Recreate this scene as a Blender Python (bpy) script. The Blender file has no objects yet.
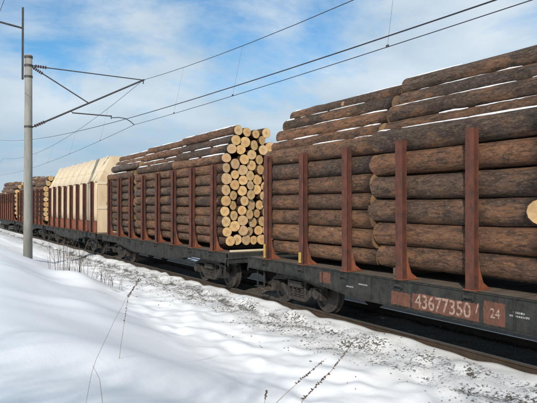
import bpy, bmesh, math, random
import numpy as np
from mathutils import Vector, Matrix
R = math.radians
scene = bpy.context.scene
COL = scene.collection
rng = np.random.default_rng(7)
random.seed(7)

# ------------------------------------------------------------------ camera
# track runs along +Y, its centre at x = TC, rail tops at z = 0
FPX, YAW, HC = 560.0, R(32.04), 2.60
cam_d = bpy.data.cameras.new('camera')
cam = bpy.data.objects.new('camera', cam_d); COL.objects.link(cam)
cam_d.sensor_width = 36.0
cam_d.lens = 36.0 * FPX / 537.0
cam_d.clip_start = 0.05; cam_d.clip_end = 6000
cam.location = (0, 0, HC)
cam.rotation_euler = (R(90.46), 0, -YAW)
scene.camera = cam

# ------------------------------------------------------------------ light
SUN_EL = R(29)
SUN_AZ = math.atan2(-0.70, -0.714)
TOSUN = Vector((-0.70 * math.cos(SUN_EL), -0.714 * math.cos(SUN_EL), math.sin(SUN_EL))).normalized()
sd = bpy.data.lights.new('sun', 'SUN'); sd.energy = 3.9; sd.angle = R(0.6); sd.color = (1.0, 0.92, 0.80)
sun = bpy.data.objects.new('sun', sd); COL.objects.link(sun)
sun.rotation_euler = TOSUN.to_track_quat('Z', 'Y').to_euler()
sun.location = TOSUN * 60

w = bpy.data.worlds.new('World'); scene.world = w; w.use_nodes = True
nt = w.node_tree; N = nt.nodes; L = nt.links
for n in list(N): N.remove(n)
out = N.new('ShaderNodeOutputWorld'); bg = N.new('ShaderNodeBackground'); bg.inputs[1].default_value = 0.105
sky = N.new('ShaderNodeTexSky'); sky.sky_type = 'NISHITA'; sky.sun_disc = False
sky.sun_elevation = SUN_EL; sky.sun_rotation = SUN_AZ; sky.altitude = 100; sky.air_density = 1.0; sky.dust_density = 0.3; sky.ozone_density = 0.4
tc = N.new('ShaderNodeTexCoord'); sx = N.new('ShaderNodeSeparateXYZ'); L.new(tc.outputs['Generated'], sx.inputs[0])
def wm(op, a, b=None, clamp=False):
    m = N.new('ShaderNodeMath'); m.operation = op; m.use_clamp = clamp
    for i, v in enumerate((a, b)):
        if v is None: continue
        if isinstance(v, (int, float)): m.inputs[i].default_value = v
        else: L.new(v, m.inputs[i])
    return m.outputs[0]
zz = wm('ADD', wm('MAXIMUM', sx.outputs[2], 0.0), 0.22)
cx = N.new('ShaderNodeCombineXYZ'); L.new(wm('DIVIDE', sx.outputs[0], zz), cx.inputs[0]); L.new(wm('DIVIDE', sx.outputs[1], zz), cx.inputs[1])
CLOUD_OFF = (19.79, 4.96, 0.0)
mp = N.new('ShaderNodeMapping'); mp.inputs['Location'].default_value = CLOUD_OFF; L.new(cx.outputs[0], mp.inputs[0])
n1 = N.new('ShaderNodeTexNoise'); n1.inputs['Scale'].default_value = 1.15; n1.inputs['Detail'].default_value = 9; n1.inputs['Roughness'].default_value = 0.60; n1.inputs['Distortion'].default_value = 0.35
L.new(mp.outputs[0], n1.inputs['Vector'])
rp = N.new('ShaderNodeValToRGB'); rp.color_ramp.elements[0].position = 0.37; rp.color_ramp.elements[1].position = 0.55
L.new(n1.outputs[0], rp.inputs[0])
n2 = N.new('ShaderNodeTexNoise'); n2.inputs['Scale'].default_value = 1.7; n2.inputs['Detail'].default_value = 5; L.new(mp.outputs[0], n2.inputs['Vector'])
rc = N.new('ShaderNodeValToRGB'); rc.color_ramp.elements[0].position = 0.35; rc.color_ramp.elements[1].position = 0.7
rc.color_ramp.elements[0].color = (4.3, 5.4, 6.4, 1); rc.color_ramp.elements[1].color = (7.0, 7.6, 8.0, 1)
L.new(n2.outputs[0], rc.inputs[0])
mxw = N.new('ShaderNodeMixRGB'); L.new(wm('MULTIPLY', rp.outputs[0], 0.9), mxw.inputs[0]); tint = N.new('ShaderNodeMixRGB'); tint.blend_type = 'MULTIPLY'; tint.inputs[0].default_value = 1.0; tint.inputs[2].default_value = (0.52, 0.95, 1.2, 1); L.new(sky.outputs[0], tint.inputs[1]); L.new(tint.outputs[0], mxw.inputs[1]); L.new(rc.outputs[0], mxw.inputs[2])
# a distant grey-blue cloud bank low all round the horizon
lowf = N.new('ShaderNodeMapRange'); lowf.interpolation_type = 'SMOOTHSTEP'; lowf.inputs[1].default_value = 0.27; lowf.inputs[2].default_value = 0.04; lowf.inputs[3].default_value = 0.0; lowf.inputs[4].default_value = 0.92
L.new(wm('ADD', sx.outputs[2], wm('MULTIPLY', wm('SUBTRACT', n2.outputs[0], 0.5), 0.14)), lowf.inputs[0])
mxl = N.new('ShaderNodeMixRGB'); L.new(lowf.outputs[0], mxl.inputs[0]); L.new(mxw.outputs[0], mxl.inputs[1])
rl = N.new('ShaderNodeValToRGB'); rl.color_ramp.elements[0].position = 0.35; rl.color_ramp.elements[1].position = 0.65
rl.color_ramp.elements[0].color = (3.0, 4.2, 5.5, 1); rl.color_ramp.elements[1].color = (4.2, 5.2, 6.1, 1); L.new(n1.outputs[0], rl.inputs[0])
L.new(rl.outputs[0], mxl.inputs[2])
L.new(mxl.outputs[0], bg.inputs[0]); L.new(bg.outputs[0], out.inputs[0])

vs = scene.view_settings
vs.view_transform = 'Standard'; vs.look = 'None'; vs.exposure = 0.13; vs.gamma = 1.0; vs.use_curve_mapping = False
scene.render.engine = 'CYCLES'

# ------------------------------------------------------------------ materials
class Mat:
    def __init__(s, name, rough=0.8, metal=0.0):
        s.m = bpy.data.materials.new(name); s.m.use_nodes = True
        s.nt = s.m.node_tree; s.N = s.nt.nodes; s.L = s.nt.links
        s.b = s.N['Principled BSDF']; s.b.inputs['Roughness'].default_value = rough; s.b.inputs['Metallic'].default_value = metal
        s.b.inputs['Specular IOR Level'].default_value = 0.3
        s.tc = s.N.new('ShaderNodeTexCoord'); s.oi = s.N.new('ShaderNodeObjectInfo')
    def vec(s, scale=(1, 1, 1), rand=False):
        v = s.tc.outputs['Object']
        if rand:
            k = s.N.new('ShaderNodeMath'); k.operation = 'MULTIPLY'; k.inputs[1].default_value = 57.0; s.L.new(s.oi.outputs['Random'], k.inputs[0])
            a = s.N.new('ShaderNodeVectorMath'); a.operation = 'ADD'; s.L.new(v, a.inputs[0]); s.L.new(k.outputs[0], a.inputs[1]); v = a.outputs[0]
        mp = s.N.new('ShaderNodeMapping'); mp.inputs['Scale'].default_value = scale; s.L.new(v, mp.inputs[0]); return mp.outputs[0]
    def noise(s, v, scale, detail=4, rough=0.55, dist=0.0):
        n = s.N.new('ShaderNodeTexNoise'); n.inputs['Scale'].default_value = scale; n.inputs['Detail'].default_value = detail
        n.inputs['Roughness'].default_value = rough; n.inputs['Distortion'].default_value = dist; s.L.new(v, n.inputs['Vector']); return n.outputs[0]
    def ramp(s, f, stops, interp='LINEAR'):
        r = s.N.new('ShaderNodeValToRGB'); r.color_ramp.interpolation = interp; e = r.color_ramp.elements
        while len(e) < len(stops): e.new(0.5)
        for i, (p, c) in enumerate(stops):
            e[i].position = p
            if isinstance(c, (int, float)): c = (c, c, c)
            e[i].color = (*c, 1)
        s.L.new(f, r.inputs[0]); return r.outputs[0]
    def mix(s, f, a, b, mode='MIX'):
        m = s.N.new('ShaderNodeMixRGB'); m.blend_type = mode
        for i, v in enumerate((f, a, b)):
            if isinstance(v, (int, float)): m.inputs[i].default_value = v if i == 0 else (v, v, v, 1)
            elif isinstance(v, tuple): m.inputs[i].default_value = (*v, 1)
            else: s.L.new(v, m.inputs[i])
        return m.outputs[0]
    def math(s, op, a, b=0.0, clamp=False):
        m = s.N.new('ShaderNodeMath'); m.operation = op; m.use_clamp = clamp
        for i, v in enumerate((a, b)):
            if isinstance(v, (int, float)): m.inputs[i].default_value = v
            else: s.L.new(v, m.inputs[i])
        return m.outputs[0]
    def color(s, c):
        if isinstance(c, tuple): s.b.inputs['Base Color'].default_value = (*c, 1)
        else: s.L.new(c, s.b.inputs['Base Color'])
    def bump(s, h, strength=0.5, dist=0.02):
        b = s.N.new('ShaderNodeBump'); b.inputs['Strength'].default_value = strength; b.inputs['Distance'].default_value = dist
        s.L.new(h, b.inputs['Height']); s.L.new(b.outputs[0], s.b.inputs['Normal'])

def make_bark():
    m = Mat('bark', 0.92); v = m.vec((1, 0.22, 1), True)
    base = m.ramp(m.oi.outputs['Random'], [(0.0, (0.062, 0.043, 0.034)), (0.14, (0.095, 0.056, 0.041)), (0.28, (0.21, 0.098, 0.053)), (0.40, (0.074, 0.049, 0.038)), (0.52, (0.16, 0.080, 0.050)), (0.64, (0.070, 0.052, 0.044)), (0.76, (0.25, 0.122, 0.064)), (0.88, (0.105, 0.066, 0.048)), (1.0, (0.115, 0.090, 0.078))])
    big = m.noise(m.vec((1, 0.45, 1), True), 2.4, 4, 0.62)
    c = m.mix(m.ramp(big, [(0.50, 0), (0.62, 1)]), base, m.mix(0.5, base, (0.32, 0.15, 0.07)))
    big2 = m.noise(m.vec((1.3, 0.5, 1.3), True), 3.6, 6, 0.7)
    c = m.mix(m.ramp(big2, [(0.36, 0.7), (0.50, 0.0)]), c, (0.040, 0.030, 0.025))
    fl = m.noise(v, 15, 8, 0.8, 0.5)
    c = m.mix(m.ramp(fl, [(0.42, 0), (0.53, 1)]), m.mix(0.74, c, (0.022, 0.016, 0.013)), c)
    fl2 = m.noise(m.vec((1, 0.35, 1), True), 34, 5, 0.75)
    c = m.mix(m.ramp(fl2, [(0.50, 0), (0.66, 0.65)]), c, m.mix(0.55, c, (0.36, 0.26, 0.18)))
    peel = m.ramp(m.noise(m.vec((1, 0.7, 1), True), 2.6, 4, 0.55, 0.6), [(0.70, 0), (0.735, 1)])
    c = m.mix(m.math('MULTIPLY', peel, 0.8), c, (0.52, 0.33, 0.17))
    m.color(c)
    m.bump(m.mix(0.3, fl, fl2), 1.0, 0.06)
    return m.m
def make_end(name, cols, heart, dirt, dirt_amt):
    m = Mat(name, 0.8); sx = m.N.new('ShaderNodeSeparateXYZ'); m.L.new(m.tc.outputs['Object'], sx.inputs[0])
    wob = m.noise(m.vec((1, 0, 1), True), 6, 3)
    r2 = m.math('SQRT', m.math('ADD', m.math('MULTIPLY', sx.outputs[0], sx.outputs[0]), m.math('MULTIPLY', sx.outputs[2], sx.outputs[2])))
    r2 = m.math('ADD', r2, m.math('MULTIPLY', m.math('SUBTRACT', wob, 0.5), 0.05))
    ph = m.math('SINE', m.math('MULTIPLY', r2, 380.0))
    base = m.ramp(m.oi.outputs['Random'], [(i / (len(cols) - 1), c) for i, c in enumerate(cols)])
    c = m.mix(m.ramp(r2, [(0.05, 0.55), (0.075, 0.0)]), base, heart)
    c = m.mix(m.math('MULTIPLY', m.math('ADD', ph, 1.0), 0.13), c, heart)
    ang = m.math('ARCTAN2', sx.outputs[2], sx.outputs[0])
    spk = m.N.new('ShaderNodeTexNoise'); spk.noise_dimensions = '1D'; spk.inputs['Scale'].default_value = 5.5; spk.inputs['Detail'].default_value = 3
    m.L.new(m.math('ADD', ang, m.math('MULTIPLY', m.oi.outputs['Random'], 40.0)), spk.inputs['W'])
    c = m.mix(m.ramp(spk.outputs[0], [(0.66, 0), (0.72, 0.6)]), c, dirt)
    st = m.noise(m.vec((1, 1, 1), True), 9, 5, 0.68)
    c = m.mix(m.ramp(st, [(0.45, 0), (0.72, dirt_amt)]), c, dirt)
    m.color(c); m.bump(m.noise(m.vec((1, 1, 6), True), 40, 3), 0.5, 0.015)
    return m.m
def make_paint(name, col, col2, dark, rough=0.7, bumpy=0.25, sc=3.0):
    m = Mat(name, rough); v = m.vec((1, 1, 1), True)
    c = m.mix(m.ramp(m.noise(v, sc, 5, 0.65), [(0.38, 0), (0.62, 1)]), col, col2)
    f = m.noise(m.vec((1, 1, 0.35), True), sc * 3, 6, 0.7)
    c = m.mix(m.ramp(f, [(0.50, 0), (0.72, 0.85)]), c, dark)
    m.color(c); m.bump(f, bumpy, 0.01); return m.m
def make_snow_ground():
    m = Mat('snow_ground', 0.65); g = m.tc.outputs['Object']; sx = m.N.new('ShaderNodeSeparateXYZ'); m.L.new(g, sx.inputs[0])
    X = sx.outputs[0]; Yc = sx.outputs[1]
    big = m.noise(m.vec((1, 0.5, 1)), 1.3, 4, 0.6)
    fine = m.noise(m.vec((1, 1, 1)), 17.0, 6, 0.74)
    v2 = m.noise(m.vec((1, 0.6, 1)), 3.0, 6, 0.68)
    def band(a, b, c, d):
        r = m.N.new('ShaderNodeMapRange'); r.inputs[1].default_value = a; r.inputs[2].default_value = b; r.interpolation_type = 'SMOOTHSTEP'; m.L.new(Xw, r.inputs[0])
        r2 = m.N.new('ShaderNodeMapRange'); r2.inputs[1].default_value = c; r2.inputs[2].default_value = d; r2.interpolation_type = 'SMOOTHSTEP'; r2.inputs[3].default_value = 1; r2.inputs[4].default_value = 0; m.L.new(Xw, r2.inputs[0])
        return m.math('MULTIPLY', r.outputs[0], r2.outputs[0])
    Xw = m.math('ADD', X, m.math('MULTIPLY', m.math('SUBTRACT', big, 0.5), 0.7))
    shoulder = band(6.1, 7.2, 7.8, 8.5)          # ballast shoulder showing through the snow
    under = band(8.45, 8.7, 13.2, 14.6)          # ballast between the rails, darkened and widened to paint in black shade under wagons
    strip = band(7.52, 7.6, 7.72, 7.82)
    sp = m.math('ADD', m.math('MULTIPLY', fine, 0.62), m.math('MULTIPLY', v2, 0.38))
    d1 = m.ramp(m.math('ADD', sp, m.math('MULTIPLY', shoulder, 0.15)), [(0.66, 0), (0.71, 1)])
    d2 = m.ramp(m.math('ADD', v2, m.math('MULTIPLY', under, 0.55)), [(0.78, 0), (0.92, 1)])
    ys_ = m.N.new('ShaderNodeMapRange'); ys_.inputs[1].default_value = 8.0; ys_.inputs[2].default_value = 14.0; m.L.new(Yc, ys_.inputs[0])
    d3 = m.math('MULTIPLY', m.math('MULTIPLY', strip, ys_.outputs[0]), m.ramp(v2, [(0.38, 0.0), (0.56, 0.95)]))
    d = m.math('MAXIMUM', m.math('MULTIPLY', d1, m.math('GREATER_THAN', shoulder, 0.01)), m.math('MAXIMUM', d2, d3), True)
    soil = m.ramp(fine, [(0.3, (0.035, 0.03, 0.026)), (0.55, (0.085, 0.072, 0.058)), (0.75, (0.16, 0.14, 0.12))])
    sooty = m.math('MULTIPLY', shoulder, m.ramp(v2, [(0.32, 0.52), (0.66, 0.10)]))
    snow = m.mix(sooty, (0.86, 0.875, 0.90), (0.42, 0.40, 0.37))
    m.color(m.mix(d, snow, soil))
    m.L.new(m.ramp(d, [(0, 0.55), (1, 0.95)]), m.b.inputs['Roughness'])
    h = m.mix(0.8, m.noise(m.vec((1, 1, 1)), 22, 5, 0.6), m.noise(m.vec((1, 0.6, 1)), 2.2, 4, 0.5))
    h = m.mix(shoulder, h, m.noise(m.vec((1, 1, 1)), 14, 6, 0.7))
    m.bump(m.mix(0.2, h, m.math('SUBTRACT', 1.0, d)), 0.3, 0.05)
    return m.m
def make_plain(name, a, b, rough=0.8, sc=6, metal=0.0, bump=0.2, stretch=(1, 1, 1), dist=0.01):
    m = Mat(name, rough, metal); n = m.noise(m.vec(stretch, True), sc, 5, 0.62)
    m.color(m.mix(m.ramp(n, [(0.33, 0), (0.67, 1)]), a, b)); m.bump(n, bump, dist); return m.m

BARK = make_bark(); WOODEND = make_end('fresh_cut_wood', [(0.50, 0.31, 0.13), (0.64, 0.43, 0.20), (0.56, 0.36, 0.155), (0.70, 0.50, 0.26), (0.46, 0.33, 0.19), (0.62, 0.42, 0.19)], (0.40, 0.20, 0.075), (0.25, 0.15, 0.08), 0.6)
OLDEND = make_end('weathered_cut_wood', [(0.20, 0.115, 0.055), (0.30, 0.18, 0.085), (0.15, 0.095, 0.055), (0.34, 0.21, 0.10), (0.18, 0.12, 0.075)], (0.16, 0.08, 0.035), (0.08, 0.055, 0.038), 0.7)
RUST = make_paint('red_brown_paint', (0.122, 0.041, 0.026), (0.068, 0.029, 0.021), (0.028, 0.021, 0.018), 0.8, 0.45, 4.0)
RUST2 = make_paint('orange_primer_paint', (0.26, 0.084, 0.040), (0.16, 0.057, 0.031), (0.055, 0.035, 0.027), 0.75, 0.45, 4.0)
PATCH = make_paint('worn_primer_patch', (0.155, 0.062, 0.040), (0.105, 0.047, 0.033), (0.035, 0.028, 0.025), 0.85, 0.4, 9)
GRIME = make_paint('grimy_green_black_steel', (0.032, 0.035, 0.032), (0.015, 0.016, 0.015), (0.060, 0.040, 0.031), 0.8, 0.6, 5)
BOGIE = make_paint('oily_bogie_steel', (0.040, 0.033, 0.028), (0.020, 0.018, 0.017), (0.085, 0.072, 0.060), 0.7, 0.5, 5)
WHEEL = make_paint('wheel_steel', (0.045, 0.036, 0.030), (0.026, 0.022, 0.02), (0.065, 0.052, 0.043), 0.6, 0.3, 6)
RAILSIDE = make_paint('rusty_rail_steel', (0.065, 0.044, 0.030), (0.045, 0.032, 0.023), (0.028, 0.022, 0.018), 0.75, 0.3, 4)
RAILTOP = make_plain('polished_rail_steel', (0.34, 0.33, 0.32), (0.22, 0.21, 0.20), 0.5, 8, 0.9, 0.05, (1, 0.05, 1))
SLEEPER = make_plain('sleeper_concrete', (0.22, 0.205, 0.18), (0.12, 0.105, 0.09), 0.9, 8)
PLANK = make_plain('weathered_deck_plank', (0.15, 0.12, 0.095), (0.075, 0.058, 0.046), 0.9, 9, 0, 0.5, (0.15, 1, 1))
PALEPLANK = make_plain('fresh_pale_plank', (0.56, 0.45, 0.31), (0.68, 0.58, 0.43), 0.8, 8, 0, 0.2, (0.15, 1, 1))
PANEL = make_plain('pale_plywood', (0.50, 0.37, 0.23), (0.64, 0.51, 0.35), 0.75, 2.2, 0, 0.25, (1, 1, 0.3))
CONCRETE = make_plain('pole_concrete', (0.27, 0.26, 0.23), (0.19, 0.185, 0.165), 0.9, 5, 0, 0.25, (1, 1, 0.25))
STEEL = make_plain('weathered_dark_steel', (0.075, 0.07, 0.068), (0.045, 0.042, 0.042), 0.6, 8, 0.3)
WIRE = make_plain('oxidised_wire', (0.06, 0.055, 0.06), (0.04, 0.038, 0.045), 0.55, 6, 0.4, 0.0)
INSUL = make_plain('brown_glazed_porcelain', (0.06, 0.03, 0.024), (0.045, 0.024, 0.02), 0.3, 5, 0, 0.0)
WHITEPAINT = make_plain('faded_white_paint', (0.42, 0.31, 0.25), (0.13, 0.06, 0.045), 0.85, 17, 0, 0.1)
SMALLPAINT = make_plain('small_white_paint', (0.40, 0.40, 0.38), (0.16, 0.16, 0.15), 0.8, 24, 0, 0.0)
YELLOWPAINT = make_plain('faded_yellow_paint', (0.46, 0.34, 0.06), (0.27, 0.13, 0.045), 0.8, 9, 0, 0.1)
SNOW = make_plain('settled_snow', (0.78, 0.79, 0.81), (0.62, 0.62, 0.63), 0.6, 14, 0, 0.5)
STALK = make_plain('dry_weed_stem', (0.065, 0.045, 0.034), (0.12, 0.085, 0.062), 0.9, 12, 0, 0.2)
SEED = make_plain('dry_seed_head', (0.055, 0.036, 0.028), (0.10, 0.066, 0.048), 0.95, 25, 0, 0.5)
PALESTALK = make_plain('pale_dry_stem', (0.17, 0.125, 0.088), (0.26, 0.20, 0.145), 0.9, 12, 0, 0.2)
TWIG = make_plain('bare_tree_bark', (0.12, 0.10, 0.085), (0.19, 0.165, 0.145), 0.95, 6, 0, 0.4)
STONE = make_plain('ballast_stone', (0.11, 0.095, 0.08), (0.22, 0.20, 0.175), 0.95, 3, 0, 0.3)
SNOWG = make_snow_ground()

# ------------------------------------------------------------------ helpers
def link(o, parent=None):
    COL.objects.link(o)
    if parent is not None: o.parent = parent
    return o
def mesh_from(name, verts, faces, mat, smooth=False):
    me = bpy.data.meshes.new(name); me.from_pydata([tuple(map(float, v)) for v in verts], [], [tuple(int(i) for i in f) for f in faces])
    if mat: me.materials.append(mat)
    if smooth: me.polygons.foreach_set('use_smooth', [True] * len(me.polygons))
    me.update(); return me
def tag(o, label=None, cat=None, group=None, kind=None):
    if label: o['label'] = label
    if cat: o['category'] = cat
    if group: o['group'] = group
    if kind: o['kind'] = kind
    return o
def empty(name, loc=(0, 0, 0), parent=None):
    o = bpy.data.objects.new(name, None); o.location = loc; o.empty_display_size = 0.3; return link(o, parent)
class MB:
    """collects shapes; build() links them as one mesh object"""
    def __init__(s): s.v = []; s.f = []
    def add(s, vs, fs):
        o = len(s.v); s.v += [tuple(v) for v in vs]; s.f += [tuple(i + o for i in f) for f in fs]; return s
    def box(s, x0, x1, y0, y1, z0, z1):
        return s.add([(x0, y0, z0), (x1, y0, z0), (x1, y1, z0), (x0, y1, z0), (x0, y0, z1), (x1, y0, z1), (x1, y1, z1), (x0, y1, z1)],
                     [(0, 3, 2, 1), (4, 5, 6, 7), (0, 1, 5, 4), (1, 2, 6, 5), (2, 3, 7, 6), (3, 0, 4, 7)])
    def prism(s, poly, axis, a, b):
        """poly of 2D points extruded along axis ('x','y','z') from a to b"""
        def p(q, t):
            return (t, q[0], q[1]) if axis == 'x' else ((q[0], t, q[1]) if axis == 'y' else (q[0], q[1], t))
        n = len(poly)
        return s.add([p(q, a) for q in poly] + [p(q, b) for q in poly],
                     [tuple(range(n))[::-1], tuple(range(n, 2 * n))] + [(i, (i + 1) % n, n + (i + 1) % n, n + i) for i in range(n)])
    def tube(s, pts, rad, n=8, cap=True):
        pts = [Vector(p) for p in pts]
        if isinstance(rad, (int, float)): rad = [rad] * len(pts)
        vs, fs = [], []
        up = None
        for i, p in enumerate(pts):
            d = (pts[min(i + 1, len(pts) - 1)] - pts[max(i - 1, 0)])
            d = d.normalized() if d.length > 1e-9 else Vector((0, 0, 1))
            if up is None: up = Vector((0, 0, 1)) if abs(d.z) < 0.9 else Vector((1, 0, 0))
            a = d.cross(up)
            if a.length < 1e-4: a = d.cross(Vector((0.3, 1, 0.2)))
            a.normalize(); b = a.cross(d).normalized()
            for k in range(n):
                t = 2 * math.pi * k / n
                vs.append(p + (a * math.cos(t) + b * math.sin(t)) * rad[i])
        for i in range(len(pts) - 1):
            for k in range(n):
                k2 = (k + 1) % n
                fs.append((i * n + k, i * n + k2, (i + 1) * n + k2, (i + 1) * n + k))
        if cap:
            fs.append(tuple(range(n))[::-1]); fs.append(tuple(range((len(pts) - 1) * n, len(pts) * n)))
        return s.add(vs, fs)
    def mesh(s, name, mat, smooth=False): return mesh_from(name, s.v, s.f, mat, smooth)
    def build(s, name, mat, parent=None, smooth=False, loc=None, bevel=0.0):
        me = s.mesh(name, mat, smooth); bm = bmesh.new(); bm.from_mesh(me); bmesh.ops.recalc_face_normals(bm, faces=bm.faces)
        if bevel > 0: bmesh.ops.bevel(bm, geom=bm.edges[:], offset=bevel, segments=1, affect='EDGES')
        bm.to_mesh(me); bm.free()
        o = bpy.data.objects.new(name, me)
        if loc: o.location = loc
        return link(o, parent)
def inst(name, me, loc, parent, rot=None, scale=None):
    o = bpy.data.objects.new(name, me); o.location = loc
    if rot: o.rotation_euler = rot
    if scale: o.scale = scale
    return link(o, parent)
def vnoise(x, y, seed=0):
    x = np.asarray(x, float); y = np.asarray(y, float)
    xi = np.floor(x); yi = np.floor(y); xf = x - xi; yf = y - yi
    def h(a, b):
        t = np.sin(a * 127.1 + b * 311.7 + seed * 74.7) * 43758.5453; return t - np.floor(t)
    u = xf * xf * (3 - 2 * xf); v = yf * yf * (3 - 2 * yf)
    return (h(xi, yi) * (1 - u) + h(xi + 1, yi) * u) * (1 - v) + (h(xi, yi + 1) * (1 - u) + h(xi + 1, yi + 1) * u) * v - 0.5
def sstep(a, b, x):
    t = np.clip((x - a) / (b - a), 0, 1); return t * t * (3 - 2 * t)
ORD = ['bottom', 'second', 'third', 'fourth', 'fifth', 'sixth', 'seventh', 'eighth', 'ninth', 'tenth', 'eleventh', 'twelfth', 'thirteenth', 'fourteenth', 'fifteenth']
CORD = ['first', 'second', 'third', 'fourth', 'fifth', 'sixth', 'seventh', 'eighth', 'ninth', 'tenth']

# ------------------------------------------------------------------ ground
TC = 9.29
def ground_z(X, Y):
    X = np.asarray(X, float); Y = np.asarray(Y, float)
    toe = np.clip(4.75 + 0.075 * (Y - 7), 4.3, 6.1) + 0.5 * vnoise(Y / 2.3, X * 0 + 3.3, 1) + 0.25 * vnoise(Y / 0.8, X * 0 + 1.3, 2)
    rise = 1.28 * sstep(0, 4.6, toe - X)
    rise = rise * (1 - 0.35 * sstep(30, 70, Y))
    drift = 0.16 * vnoise(X / 1.9 + Y / 9, Y / 3.2 - X / 4, 3) + 0.03 * vnoise(X / 0.8, Y / 1.3 + X / 3, 4)
    bankm = sstep(-0.3, 1.2, toe - X)
    z = -0.24 + rise + drift * bankm
    z += 0.42 * np.exp(-((X - 4.7) / 0.75) ** 2 - ((Y - 19.6) / 2.1) ** 2)
    z += 0.22 * np.exp(-((X - 3.3) / 0.9) ** 2 - ((Y - 12.4) / 1.7) ** 2)
    z += 0.20 * np.exp(-((X - 2.6) / 1.6) ** 2 - ((Y - 7.6) / 1.0) ** 2)
    flat = (1 - bankm) * (1 - sstep(7.9, 8.3, X) * (1 - sstep(10.6, 11.4, X)))
    z += flat * (0.09 * vnoise(X / 0.9, Y / 1.1, 5) + 0.11 * vnoise(X / 0.33, Y / 0.4, 6) + 0.035 * vnoise(X / 0.16, Y / 0.18, 13))
    # shallow groove along the sleeper ends, ballast bed under the rails
    z -= 0.06 * np.exp(-((X - 7.68) / 0.08) ** 2) * sstep(7, 12, Y)
    bed = sstep(7.5, 7.9, X) * (1 - sstep(10.8, 11.6, X))
    z = z + 0.165 * sstep(7.1, 8.25, X) * (1 - sstep(8.38, 8.47, X)) * (0.85 + 0.8 * vnoise(X / 0.4, Y / 0.5, 9)) + bed * 0.02 + 0.085 * sstep(8.5, 8.6, X) * (1 - sstep(10.9, 11.5, X)) * (1 + 0.5 * vnoise(X / 0.2, Y / 0.2, 12)) - 0.35 * sstep(11.6, 13.6, X) * (1 - sstep(18, 40, X))
    z += 0.5 * sstep(25, 120, X) * vnoise(X / 40, Y / 40, 8)
    return z
def axis(fine0, fine1, step, lo, hi):
    a = list(np.arange(fine0, fine1 + 1e-6, step)); s = step; t = fine1
    while t < hi: s *= 1.25; t += s; a.append(min(t, hi))
    s = step; t = fine0
    while t > lo: s *= 1.25; t -= s; a.insert(0, max(t, lo))
    return np.array(a)
gx = axis(-0.5, 9.0, 0.085, -1500, 1500); gy = axis(1.5, 30.0, 0.1, -300, 3000)
GX, GY = np.meshgrid(gx, gy); GZ = ground_z(GX, GY)
nx, ny = len(gx), len(gy)
gv = np.stack([GX.ravel(), GY.ravel(), GZ.ravel()], 1)
ii, jj = np.meshgrid(np.arange(nx - 1), np.arange(ny - 1)); a = (jj * nx + ii).ravel()
gf = np.stack([a, a + 1, a + nx + 1, a + nx], 1)
me = bpy.data.meshes.new('ground'); me.vertices.add(len(gv)); me.vertices.foreach_set('co', gv.ravel())
me.loops.add(gf.size); me.polygons.add(len(gf)); me.loops.foreach_set('vertex_index', gf.ravel())
me.polygons.foreach_set('loop_start', np.arange(0, gf.size, 4)); me.polygons.foreach_set('use_smooth', np.ones(len(gf), bool))
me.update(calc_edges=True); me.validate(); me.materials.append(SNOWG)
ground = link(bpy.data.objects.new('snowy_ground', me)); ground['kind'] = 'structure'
def gz(x, y): return float(ground_z(np.array([x]), np.array([y]))[0])

# ------------------------------------------------------------------ track
track = empty('railway_track', (TC, 0, 0))
tag(track, 'rusty railway track with snow packed beside its rails, under the timber train', 'railway track')
RP = [(-0.066, -0.18), (0.066, -0.18), (0.066, -0.168), (0.012, -0.15), (0.010, -0.045), (0.036, -0.034), (0.036, -0.003), (-0.036, -0.003), (-0.036, -0.034), (-0.010, -0.045), (-0.012, -0.15), (-0.066, -0.168)]
for s in (-1, 1):
    r = MB().prism([(p[0], p[1]) for p in RP], 'y', -60, 400).build('rail', RAILSIDE, track, loc=(s * 0.796, 0, 0))
    MB().box(-0.033, 0.033, -60, 400, -0.002, 0.0).build('running_surface', RAILTOP, r)
slm = MB().prism([(-1.35, -0.36), (1.35, -0.36), (1.35, -0.19), (1.28, -0.182), (-1.28, -0.182), (-1.35, -0.19)], 'y', -0.13, 0.13).mesh('sleeper', SLEEPER)
bm = bmesh.new(); bm.from_mesh(slm); bmesh.ops.recalc_face_normals(bm, faces=bm.faces); bm.to_mesh(slm); bm.free()
for i in range(80): inst('sleeper', slm, (0, -3 + i * 0.55 + random.uniform(-.02, .02), 0), track)

# loose ballast stones along the shoulder
def stone_cloud(n):
    vs, fs = [], []
    base = np.array([(1, 0, 0), (-1, 0, 0), (0, 1, 0), (0, -1, 0), (0, 0, 1), (0, 0, -1)], float)
    tri = [(0, 2, 4), (2, 1, 4), (1, 3, 4), (3, 0, 4), (2, 0, 5), (1, 2, 5), (3, 1, 5), (0, 3, 5)]
    c = 0
    while c < n:
        y = 1 + 31 * random.random() ** 1.3
        m = random.random()
        if m < 0.50: x = random.gauss(7.35, 0.33)
        elif m < 0.62: x = random.gauss(7.68, 0.06)
        elif m < 0.67: x = random.gauss(6.4, 0.45)
        else: x = random.uniform(8.75, 10.4)
        if x < 5.5 or (8.40 < x < 8.60) : continue
        if x < 8.3 and vnoise(np.array([x / 0.55]), np.array([y / 0.8]), 11)[0] < 0.02 and random.random() < 0.9: continue
        s = random.uniform(0.008, 0.024)
        z = gz(x, y) + s * 0.3
        A = base * (s * np.array([random.uniform(.7, 1.5), random.uniform(.7, 1.5), random.uniform(.5, .9)]))
        A = A + np.array([[random.uniform(-.3, .3) * s for _ in range(3)] for _ in range(6)])
        o = len(vs); vs += [tuple(v + np.array([x, y, z])) for v in A]; fs += [(a + o, b + o, d + o) for a, b, d in tri]; c += 1
    return vs, fs
v_, f_ = stone_cloud(5200)
st = link(bpy.data.objects.new('ballast_gravel', mesh_from('ballast_gravel', v_, f_, STONE)))
tag(st, 'dark ballast stones poking through dirty snow beside the rail', 'gravel', kind='stuff')

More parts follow.
